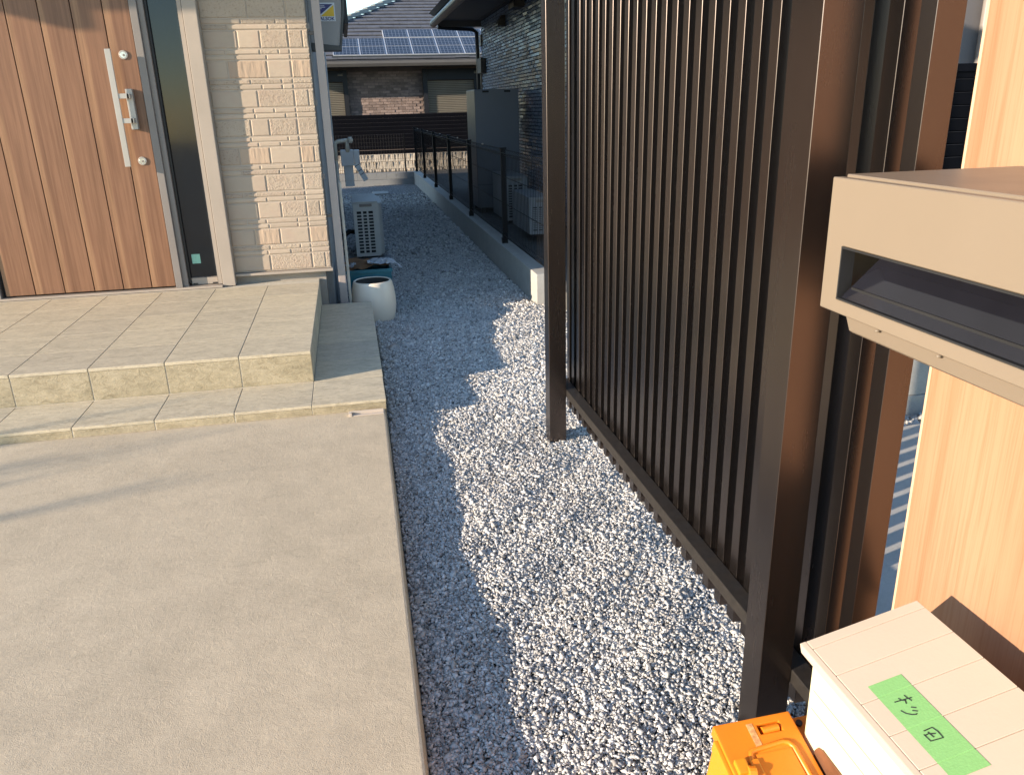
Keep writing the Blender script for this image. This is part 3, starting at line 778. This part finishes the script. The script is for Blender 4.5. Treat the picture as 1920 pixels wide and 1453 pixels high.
# ------------------------------------------------------------------ house behind
bh = thing('brick_house', 'dark brick house with solar panels on its tiled roof behind the slat fence', 'house', (2, 19, 0))
B('wall', bh, MORTAR, (-1.2, 6.0, 19.012, 24.9, -.3, 2.12))
bm1 = MB(); bm1.box(-.078, .078, 0, .02, 0, .052, BRICKM); bm1 = bm1.mesh('brick', .004)
random.seed(8)
nb = 0
for rI in range(18):
    z0 = .93 + rI * .0575
    for c in range(12):
        x = .205 + c * .1615 + (.08 if rI % 2 else 0)
        if x + .08 < 1.835: link('brick', bm1, bh, (x, 19.0 + random.uniform(-.006, .004), z0)); nb += 1
def shutter(x0, x1, z0, z1, lb):
    s_ = MB(); n = int((z1 - z0) / .036)
    for i in range(n):
        a = z0 + (z1 - z0) * i / n
        s_.hexa([(x0, 18.985, a), (x1, 18.985, a), (x0, 19.01, a), (x1, 19.01, a), (x0, 18.97, a + .026), (x1, 18.97, a + .026), (x0, 19.01, a + .026), (x1, 19.01, a + .026)], SHUTTER)
    o = stuff(s_.build('shutter', bh)); o['label'] = lb
    B('shutter_frame', bh, DARKFRAME, (x0 - .10, x0 - .003, 18.91, 19.01, z0, z1 + .24), (x1 + .003, x1 + .10, 18.91, 19.01, z0, z1 + .24), (x0 - .002, x1 + .002, 18.89, 19.01, z1 + .01, z1 + .235))
shutter(1.93, 2.98, .6, 1.75, 'closed beige roller shutter on the right of the brickwork')
shutter(-.9, .075, .6, 1.75, 'closed beige roller shutter on the left of the brickwork')
for x in (.035, 3.03):
    k = MB(); k.prism([(18.99, 1.99), (18.86, 1.90), (18.86, 1.88), (18.99, 1.88)], 'x', x - .05, x + .05, SHUTTER); k.build('vent_hood', bh, .004)
# eave and gutter
ZE, YE, SLP = 2.146, 18.25, .45
k = MB(); k.prism([(YE, ZE - .118), (YE - .03, ZE - .06), (YE - .03, ZE - .008), (YE + .09, ZE - .008), (YE + .09, ZE - .118)], 'x', -1.9, 6.5, GUTTER); k.build('gutter', bh, .006)
B('soffit', bh, DARKFRAME, (-1.9, 6.5, YE + .092, 19.011, ZE - .10, ZE - .02))
k = MB(); zr = ZE + SLP * (21.66 - YE)
k.poly([(-1.78, YE, ZE), (6.4, YE, ZE), (3.1, 21.66, zr - .004), (1.55, 21.66, zr - .004)], ROOFT)
k.poly([(6.4, YE, ZE), (6.4, 25.1, ZE), (3.1, 21.66, zr - .004)], ROOFT); k.poly([(-1.78, 25.1, ZE), (-1.78, YE, ZE), (1.55, 21.66, zr - .004)], ROOFT); k.poly([(6.4, 25.1, ZE), (-1.78, 25.1, ZE), (1.55, 21.66, zr - .004), (3.1, 21.66, zr - .004)], ROOFT)
rf = k.build('roof', bh)
k = MB(); rowp = .205; random.seed(12)
for i in range(17):
    y0 = YE + .0 + i * rowp
    xl = -1.78 + (y0 - YE) * .975 + .05; xr = 6.4 - (y0 - YE) * .97 - .05
    x = xl - random.uniform(0, .25)
    while x < xr:
        w = .31; a, b = max(x + .002, xl), min(x + w - .002, xr)
        if b > a + .02:
            dz = random.uniform(-.004, .004); za = ZE + SLP * (y0 - YE) + .058 + dz; zb_ = ZE + SLP * (y0 + rowp + .03 - YE) + .012
            k.hexa([(a, y0, za - .026), (b, y0, za - .026), (a, y0 + rowp + .03, zb_ - .012), (b, y0 + rowp + .03, zb_ - .012), (a, y0, za), (b, y0, za), (a, y0 + rowp + .03, zb_), (b, y0 + rowp + .03, zb_)], ROOFT)
        x += w
stuff(k.build('roof_tiles', rf))
k = MB(); k.prism([(-.10, .0), (-.07, .075), (.07, .075), (.10, .0)], 'y', -.15, .15, RIDGEM); RM = k.mesh('ridge_tile', .008)
nh = 17
for i in range(nh):
    t = (i + .5) / nh; o = link('ridge_tile', RM, rf, (-1.78 + 3.33 * t, YE + 3.41 * t, ZE + (zr - ZE) * t + .03))
    o.rotation_euler = (R_(14), 0, R_(-44.5))
for i in range(6):
    o = link('ridge_tile', RM, rf, (1.62 + .28 * i, 21.66, zr + .02)); o.rotation_euler = (0, 0, R_(90))
# solar panels
ang = math.atan(SLP)
SPW, SPH = .553, .452
k = MB(); k.box(-SPW / 2, SPW / 2, 0, SPH, 0, .03, SOLFRAME); k.box(-SPW / 2 + .012, SPW / 2 - .012, .004, SPH - .004, .0305, .034, SOLAR); SPM = k.mesh('solar_panel')
for row_, (ya, c0, c1) in enumerate(((18.33, 0, 7), (18.755, 0, 7), (19.22, 2, 7))):
    for c in range(c0, c1):
        x = -.072 + .5575 * c + SPW / 2 + (0.0 if c < 2 else .0)
        o = link('solar_panel', SPM, rf, (x, ya, ZE + SLP * (ya - YE) + .055)); o.rotation_euler = (ang, 0, 0)
B('panel_edge_trim', rf, SIGNTRIM, (-.10, 3.9, 18.285, 18.32, 2.165, 2.245))

# ------------------------------------------------------------------ neighbour house on the right
nh_ = thing('neighbour_house', 'blue-grey tiled house with dark eave, right of the mesh fence', 'house', (3, 9, 0))
NX = 2.1
B('wall', nh_, NJOINT, (NX + .006, 9, 5.5, 12.55, -.1, 2.42))
B('front_wall', nh_, NFRONT, (NX, 9, 5.44, 5.498, -.1, 3.2))
k = MB(); random.seed(21)
tl, th = .19, .0375
for i in range(64):
    z0 = .02 + i * th
    for j in range(-11, 26):
        y0 = 7.7 + j * tl + (tl / 2 if i % 2 else 0); y1 = y0 + tl - .008
        if y1 > 12.54 or z0 + th > 2.35: continue
        a = random.uniform(-.0035, .0035); b = random.uniform(-.0035, .0035)
        k.hexa([(NX + .007, y0, z0), (NX + .007, y1, z0), (NX - .002 + a, y0, z0 + .002), (NX - .002 - a, y1, z0 + .002), (NX + .007, y0, z0 + th - .007), (NX + .007, y1, z0 + th - .007), (NX - .002 + a + b, y0, z0 + th - .009), (NX - .002 - a + b, y1, z0 + th - .009)], NWALL)
stuff(k.build('wall_tiles', nh_))
B('soffit', nh_, SOFFIT, (1.47, 9, 5.0, 12.48, 2.352, 2.40))
B('fascia', nh_, NGUT, (1.452, 1.469, 5.0, 12.48, 2.30, 2.45), (1.47, 9, 12.481, 12.52, 2.27, 2.45))
k = MB(); pts = []
k.tube([(1.405, 12.50, 2.315), (1.405, 5.0, 2.335)], .052, NGUT, 16); k.build('gutter', nh_, smooth=False)
B('soffit_strip', nh_, DARKFRAME, (NX - .06, NX - .03, 5.5, 12.4, 2.345, 2.3515))
k = MB()
k.prism([(1.42, 2.42), (9, 5.0), (9, 5.1), (1.36, 2.46)], 'y', 4.95, 12.6, ROOFT); k.build('roof', nh_)
k = MB(); k.tube([(1.47, 12.50, 2.27), (1.60, 12.53, 2.262), (1.98, 12.57, 2.245), (2.05, 12.585, 2.20), (2.055, 12.59, 1.9), (2.055, 12.59, 0)], .032, DARKFRAME, 10); k.build('downpipe', nh_, smooth=True)
B('elbow_cover', nh_, GREY_AL, (2.07, NX - .003, 12.40, 12.50, 2.0, 2.16), bev=.01)
B('junction_box', nh_, DARKFRAME, (2.02, NX - .003, 12.15, 12.48, 1.63, 1.83), bev=.006)
k = MB(); k.prism([(NX - .003, 2.235), (NX - .05, 2.235), (NX - .105, 2.14), (NX - .105, 2.115), (NX - .003, 2.115)], 'y', 10.62, 10.78, DARKFRAME); k.build('vent_hood', nh_, .004)
k = MB(); k.prism([(NX - .003, 2.34), (NX - .07, 2.34), (NX - .13, 2.26), (NX - .13, 2.205), (NX - .003, 2.205)], 'y', 9.50, 9.78, DARKFRAME); k.build('vent_hood', nh_, .004)
k = MB(); k.tube([(4.545, 5.39, -.1), (4.545, 5.39, 3.1)], .035, GREY_AL, 12); k.build('downpipe', nh_, smooth=True)
# tank
tk = thing('water_tank', 'tall grey water heater tank against the blue-grey tiled wall', 'water tank', (1.7, 9.6, 0))
B('casing', tk, TANKM, (1.462, 1.962, 9.30, 9.92, .06, 1.352), bev=.012, seg=3)
B('vent_slot', tk, DARK, (1.552, 1.625, 9.2965, 9.299, 1.318, 1.338), (1.80, 1.87, 9.2965, 9.299, 1.318, 1.338))
B('seam', tk, DARK, (1.47, 1.955, 9.2972, 9.299, .318, .322))
for x in (1.5, 1.88):
    for y in (9.34, 9.83): B('foot', tk, DARKFRAME, (x, x + .05, y, y + .05, -.004, .06))
# wall, fence at the far right
bw = B('boundary_wall', None, CURBC, (1.75, 5, 2.66, 2.74, -.3, .012), (1.75, 5, 2.668, 2.732, .0145, .90), bev=.002)
tag(bw, 'sunlit concrete boundary wall seen between dark screen and wood panel', 'wall')
rf2 = thing('louvre_fence', 'black louvre fence top right, between the dark screen and wood panel', 'fence', (2.4, 2.75, .9))
SL2 = MB(); SL2.hexa([(1.8, .0, 0), (5, .0, 0), (1.8, .012, -.004), (5, .012, -.004), (1.8, -.006, .040), (5, -.006, .040), (1.8, .012, .040), (5, .012, .040)], SLATBLACK)
SL2.box(1.8, 5, -.008, .012, .0404, .0425, SLATLIT)
SL2 = SL2.mesh('slat')
for i in range(8): link('slat', SL2, rf2, (0, 2.70, .905 + .0455 * i))
B('top_rail', rf2, SLATBLACK, (1.8, 5, 2.69, 2.73, 1.245, 1.272), bev=.002)
B('backing', rf2, DARKFRAME, (1.8, 5, 2.722, 2.732, .903, 1.244))

# ------------------------------------------------------------------ slatted screen
sc_ = thing('slat_screen', 'tall dark bronze vertical slat screen standing on the gravel', 'screen', (.75, 2, -.06))
PO = MB(); PO.box(0, .065, 0, .066, -.14, 2.1, BRONZE); PO = PO.mesh('post', .0008, seg=1)
link('post', PO, sc_, (.679, 1.121, 0)); link('post', PO, sc_, (.679, 2.761, 0))
B('rail', sc_, DUSTY, (.7455, .7845, 1.02, 2.90, .112, .143), bev=.0015, seg=1)
B('top_rail', sc_, BRONZE, (.7455, .7845, 1.02, 2.90, 1.86, 1.89), bev=.0015, seg=1)
S1 = MB(); S1.box(0, .045, 0, .033, .024, 2.05, BRONZE); S1 = S1.mesh('slat', .0006, seg=1)
for i in range(28): link('slat', S1, sc_, (.785, 1.0225 + .0682 * i, 0))

# ------------------------------------------------------------------ wood panel, mailbox
wp = thing('wood_panel', 'light wood-grain gate panel on the right, behind the mailbox', 'panel', (.9, .6, -.06))
B('board', wp, PANELWOOD, (.868, .91, -.2, 1.0265, -.05, 1.9), bev=.0015)
B('edge_band', wp, TRIMWOOD, (.8674, .9104, 1.0268, 1.0318, -.05, 1.9), bev=.001)
mb = thing('mailbox', 'champagne metal mailbox with dark window slot, in front of wood panel', 'mailbox', (.7, .75, .9))
ymf, ymn = .931, .56
k = MB()   # front cover with an opening
X0, X1 = .600, .6135
s0, s1, t0, t1 = .585, .8965, .926, .9935   # slot y range and z range
zb, zt = .9085, 1.0755
frame_plate(k, 'x', X0, X1, (ymn, ymf, zb, zt), (s0, s1, t0, t1), MAILB)
k.build('front_cover', mb, .0012, seg=1)
k = MB(); k.box(.6165, 1.0, ymn + .004, ymf - .004, 1.066, 1.0785, MAILB); k.box(.6165, 1.0, ymf - .010, ymf - .004, .905, 1.0655, MAILB); k.box(.6165, 1.0, ymn + .004, ymn + .01, .905, 1.0655, MAILB); k.box(.70, .705, ymn + .0105, ymf - .0105, .905, 1.0655, DARKFRAME)
k.build('body', mb, .0012, seg=1)
k = MB(); k.prism([(.605, .9075), (.612, .888), (.617, .8845), (1.0, .8845), (1.0, .9045), (.6145, .9045)], 'y', ymn + .01, .879, MAILB); k.build('bottom_lip', mb, .0012)
k = MB(); fx = .0025
k.box(.5995, .618, s0, s1 + 0, t1 - fx, t1 - .0002, GASKET); k.box(.5995, .618, s0, s1, t0 + .0002, t0 + fx, GASKET); k.box(.5995, .618, s1 - fx, s1 - .0002, t0 + fx, t1 - fx, GASKET); k.box(.5995, .618, s0 + .0002, s0 + fx, t0 + fx, t1 - fx, GASKET)
k.build('slot_frame', mb)
k = MB(); k.poly([(.6045, s1 - .004, t0 + .003), (.6045, s0, t0 + .003), (.652, s0, t1 + .004), (.652, s1 - .03, t1 + .004)], MAILGLASS); k.build('flap', mb)
for yn, zn in ((.809, .9065), (.704, .9065)):
    k = MB(); k.tube([(.6045, yn, zn), (.5985, yn, zn)], [.0022, .0014], MAILB, 10); k.build('drain_nub', mb, smooth=True)
B('inner_step', mb, GASKET, (.612, .616, s0, s1 - .012, t0 + .012, t0 + .017))

# ------------------------------------------------------------------ white delivery box
wb = thing('delivery_box', 'white delivery box with sloping plank lid, below the mailbox', 'box', (.7, .7, -.06))
L0 = Vector((.594, .881, .409)); ex = Vector((.188, 0, .045)).normalized(); ey = Vector((0, -1, 0)); ez = ex.cross(ey) * -1
ez = Vector((-ex.z, 0, ex.x))
LM = Matrix(((ex.x, ey.x, ez.x, L0.x), (ex.y, ey.y, ez.y, L0.y), (ex.z, ey.z, ez.z, L0.z), (0, 0, 0, 1)))
lid = MB(); lid.box(0, .1933, 0, .42, -.018, -.0035, LIDM, LM); lid.box(.0, .010, 0.0, .42, -.0034, .0, LIDM, LM); lid = lid.build('lid', wb, .004)
gy = [0.0, .0185, .0775, .1355, .1935, .249, .31, .42]
for a, b in zip(gy, gy[1:]):
    B2 = MB(); B2.box(.0105, .1930, a + .0005, b - .0005, -.0033, .0, LIDM, LM); B2.build('plank', lid, .0007, seg=1)
k = MB(); k.hexa([(.609, .48, -.06), (.769, .48, -.06), (.609, .867, -.06), (.769, .867, -.06), (.609, .48, .392), (.769, .48, .430), (.609, .867, .392), (.769, .867, .430)], BOXM)
bd = k.build('body', wb, .006)
for i, zg in enumerate((-.02, .06, .14, .341, .3085)):
    B('groove', bd, GREY_AL, (.6086, .6092, .485, .856, zg, zg + .0012))
k = MB(); hz0, hz1, hy0, hy1 = .116, .268, .54, .829
rp = [(hy0, hz0), (hy1 + .01, hz0), (hy1 + .004, hz1 - .016), (hy1 - .003, hz1 - .005), (hy1 - .014, hz1), (hy0, hz1)]
k.prism(rp, 'x', .6065, .6095, BROWNP); k.build('window', wb, .001)['label'] = 'glossy dark brown window in the white front'
tp = MB()
tys = [.1135, .1345, .1355, .1365, .1925, .1935, .1945, .2485, .2495, .2505, .2755]
for a, b in zip(tys, tys[1:]):
    za = -.0008 if abs(a - .1355) < 5e-4 or abs(a - .1935) < 5e-4 or abs(a - .2495) < 5e-4 else .0006
    zb2 = -.0008 if abs(b - .1355) < 5e-4 or abs(b - .1935) < 5e-4 or abs(b - .2495) < 5e-4 else .0006
    tp.poly([LM @ Vector((.0345, a, za)), LM @ Vector((.0845, a, za)), LM @ Vector((.0845, b, zb2)), LM @ Vector((.0345, b, zb2))], TAPE)
tape = tp.build('tape', wb); tape['label'] = 'strip of bright green tape with handwriting'
ST = [[(.0478, .1511), (.0609, .1524), (.0708, .1535)], [(.0653, .1464), (.0661, .1525), (.0681, .1581)], [(.0558, .1478), (.0577, .1523), (.0612, .1544)],
      [(.0583, .1529), (.0612, .1536)], [(.0614, .1537), (.0591, .1594)], [(.0605, .1664), (.0654, .17)], [(.0585, .1718), (.0637, .1754)],
      [(.0462, .166), (.0488, .1722), (.0535, .1767), (.0592, .1791), (.0603, .1781)],
      [(.0504, .2044), (.0621, .2038), (.0643, .2118), (.0636, .222), (.0478, .2203), (.047, .209)], [(.0474, .2106), (.0522, .2101), (.0599, .2132)], [(.0536, .2076), (.0539, .2123), (.0549, .2172)]]
k = MB()
for s_ in ST: k.tube([LM @ Vector((a, b, .0007)) for a, b in s_], 0.00085, INK, 6)
k.build('lettering', tape)

# ------------------------------------------------------------------ orange tool case
oc = thing('tool_case', 'bright orange plastic tool case leaning beside the white box', 'tool case', (.55, .85, -.06))
O0 = Vector((.475, .902, .262)); th_ = R_(14)
ox = Vector((1, 0, .026)).normalized(); oy = Vector((0, -math.cos(th_), -math.sin(th_))); oz = ox.cross(oy)
if oz.z < 0: oz = -oz
OM = Matrix(((ox.x, oy.x, oz.x, O0.x), (ox.y, oy.y, oz.y, O0.y), (ox.z, oy.z, oz.z, O0.z), (0, 0, 0, 1)))
OW = .127
k = MB()
# top shell with a slot cut for the latch
lx0, lx1, ly0, ly1 = .0665, .103, .0125, .0285
frame_plate(k, 'z', -.022, 0, (0, OW, 0, .25), (lx0, lx1, ly0, ly1), ORANGE, OM)
k.build('shell', oc, .002)
k = MB(); k.box(.004, OW - .004, .006, .25, -.27, -.0225, YELLOWP, OM); k.build('body', oc, .004)
k = MB(); k.box(lx0 + .001, lx1 - .001, ly0 + .001, ly1 - .001, -.0215, -.014, ORANGE2, OM); k.build('latch_recess', oc)
k = MB(); k.tube([OM @ Vector((lx0 + .006, .0215, -.004)), OM @ Vector((lx1 - .004, .0205, -.004))], .0062, ORANGE, 14); k.build('latch', oc, smooth=False)
k = MB(); k.box(.0505, .0605, .0085, .0475, .0001, .0006, LABELM, OM); k.build('label_strip', oc)
# raised frame (carrying handle bed) and its sunken face
k = MB()
fr_ = [(.034, .25), (.034, .062), (.038, .0535), (.047, .0505), (.092, .046), (.101, .049), (.106, .058), (.112, .25)]
k.tube([OM @ Vector((a, b, .0002)) for a, b in fr_], .0042, ORANGE, 10); k.build('handle_frame', oc, smooth=True)
k = MB(); k.box(.043, .101, .058, .25, .0002, .002, ORANGE, OM); k.build('handle_plate', oc, .0008)
k = MB(); k.box(-.007, .0, .02, .12, -.03, -.006, YELLOWP, OM); k.box(.0045, .022, .063, .085, .0, .010, YELLOWP, OM); k.tube([OM @ Vector((.018, .083, .004)), OM @ Vector((.030, .086, .004))], .010, ORANGE, 14); k.box(.028, .042, .066, .10, .0, .006, ORANGE2, OM)
k.build('side_clip', oc, .002)
k = MB(); k.box(OW + .0006, OW + .045, .004, .055, -.035, -.014, ORANGE2, OM); k.build('hinge_lug', oc, .003)
k = MB(); k.tube([OM @ Vector((OW + .012, .016, -.0145)), OM @ Vector((OW + .012, .016, -.010))], .0052, DARKFRAME, 14); k.build('screw', oc)

# ------------------------------------------------------------------ bare shrub: its twigs throw the thin shadows on the slab
random.seed(31)
bt = thing('bare_shrub', 'leafless shrub with thin upright branches left of the concrete slab', 'shrub', (-7.4, .95, 0))
k = MB()
BARK = trunk_mat()
for i in range(13):
    bx_, by_ = -7.4 + random.uniform(-.5, .5), .42 + .085 * i + random.uniform(-.04, .04)
    h = random.uniform(1.35, 2.0); tip = (bx_ + random.uniform(-.15, .15), by_ + random.uniform(-.08, .08), h)
    md = (bx_ + random.uniform(-.05, .05), by_ + random.uniform(-.03, .03), h * .55); w_ = random.uniform(.6, 1.1)
    k.tube([(bx_, by_, -.02), md, tip], [.015 * w_, .013 * w_, .007 * w_], BARK, 6)
    for j in range(3):
        z0 = h * random.uniform(.5, .85); t = z0 / h
        p = Vector((bx_ + (tip[0] - bx_) * t, by_ + (tip[1] - by_) * t, z0)); e = p + Vector((random.uniform(-.2, .2), random.uniform(-.07, .07), random.uniform(.25, .45)))
        k.tube([p, (p + e) / 2 + Vector((0, 0, .02)), e], [.007, .006, .004], BARK, 5)
k.build('branches', bt)
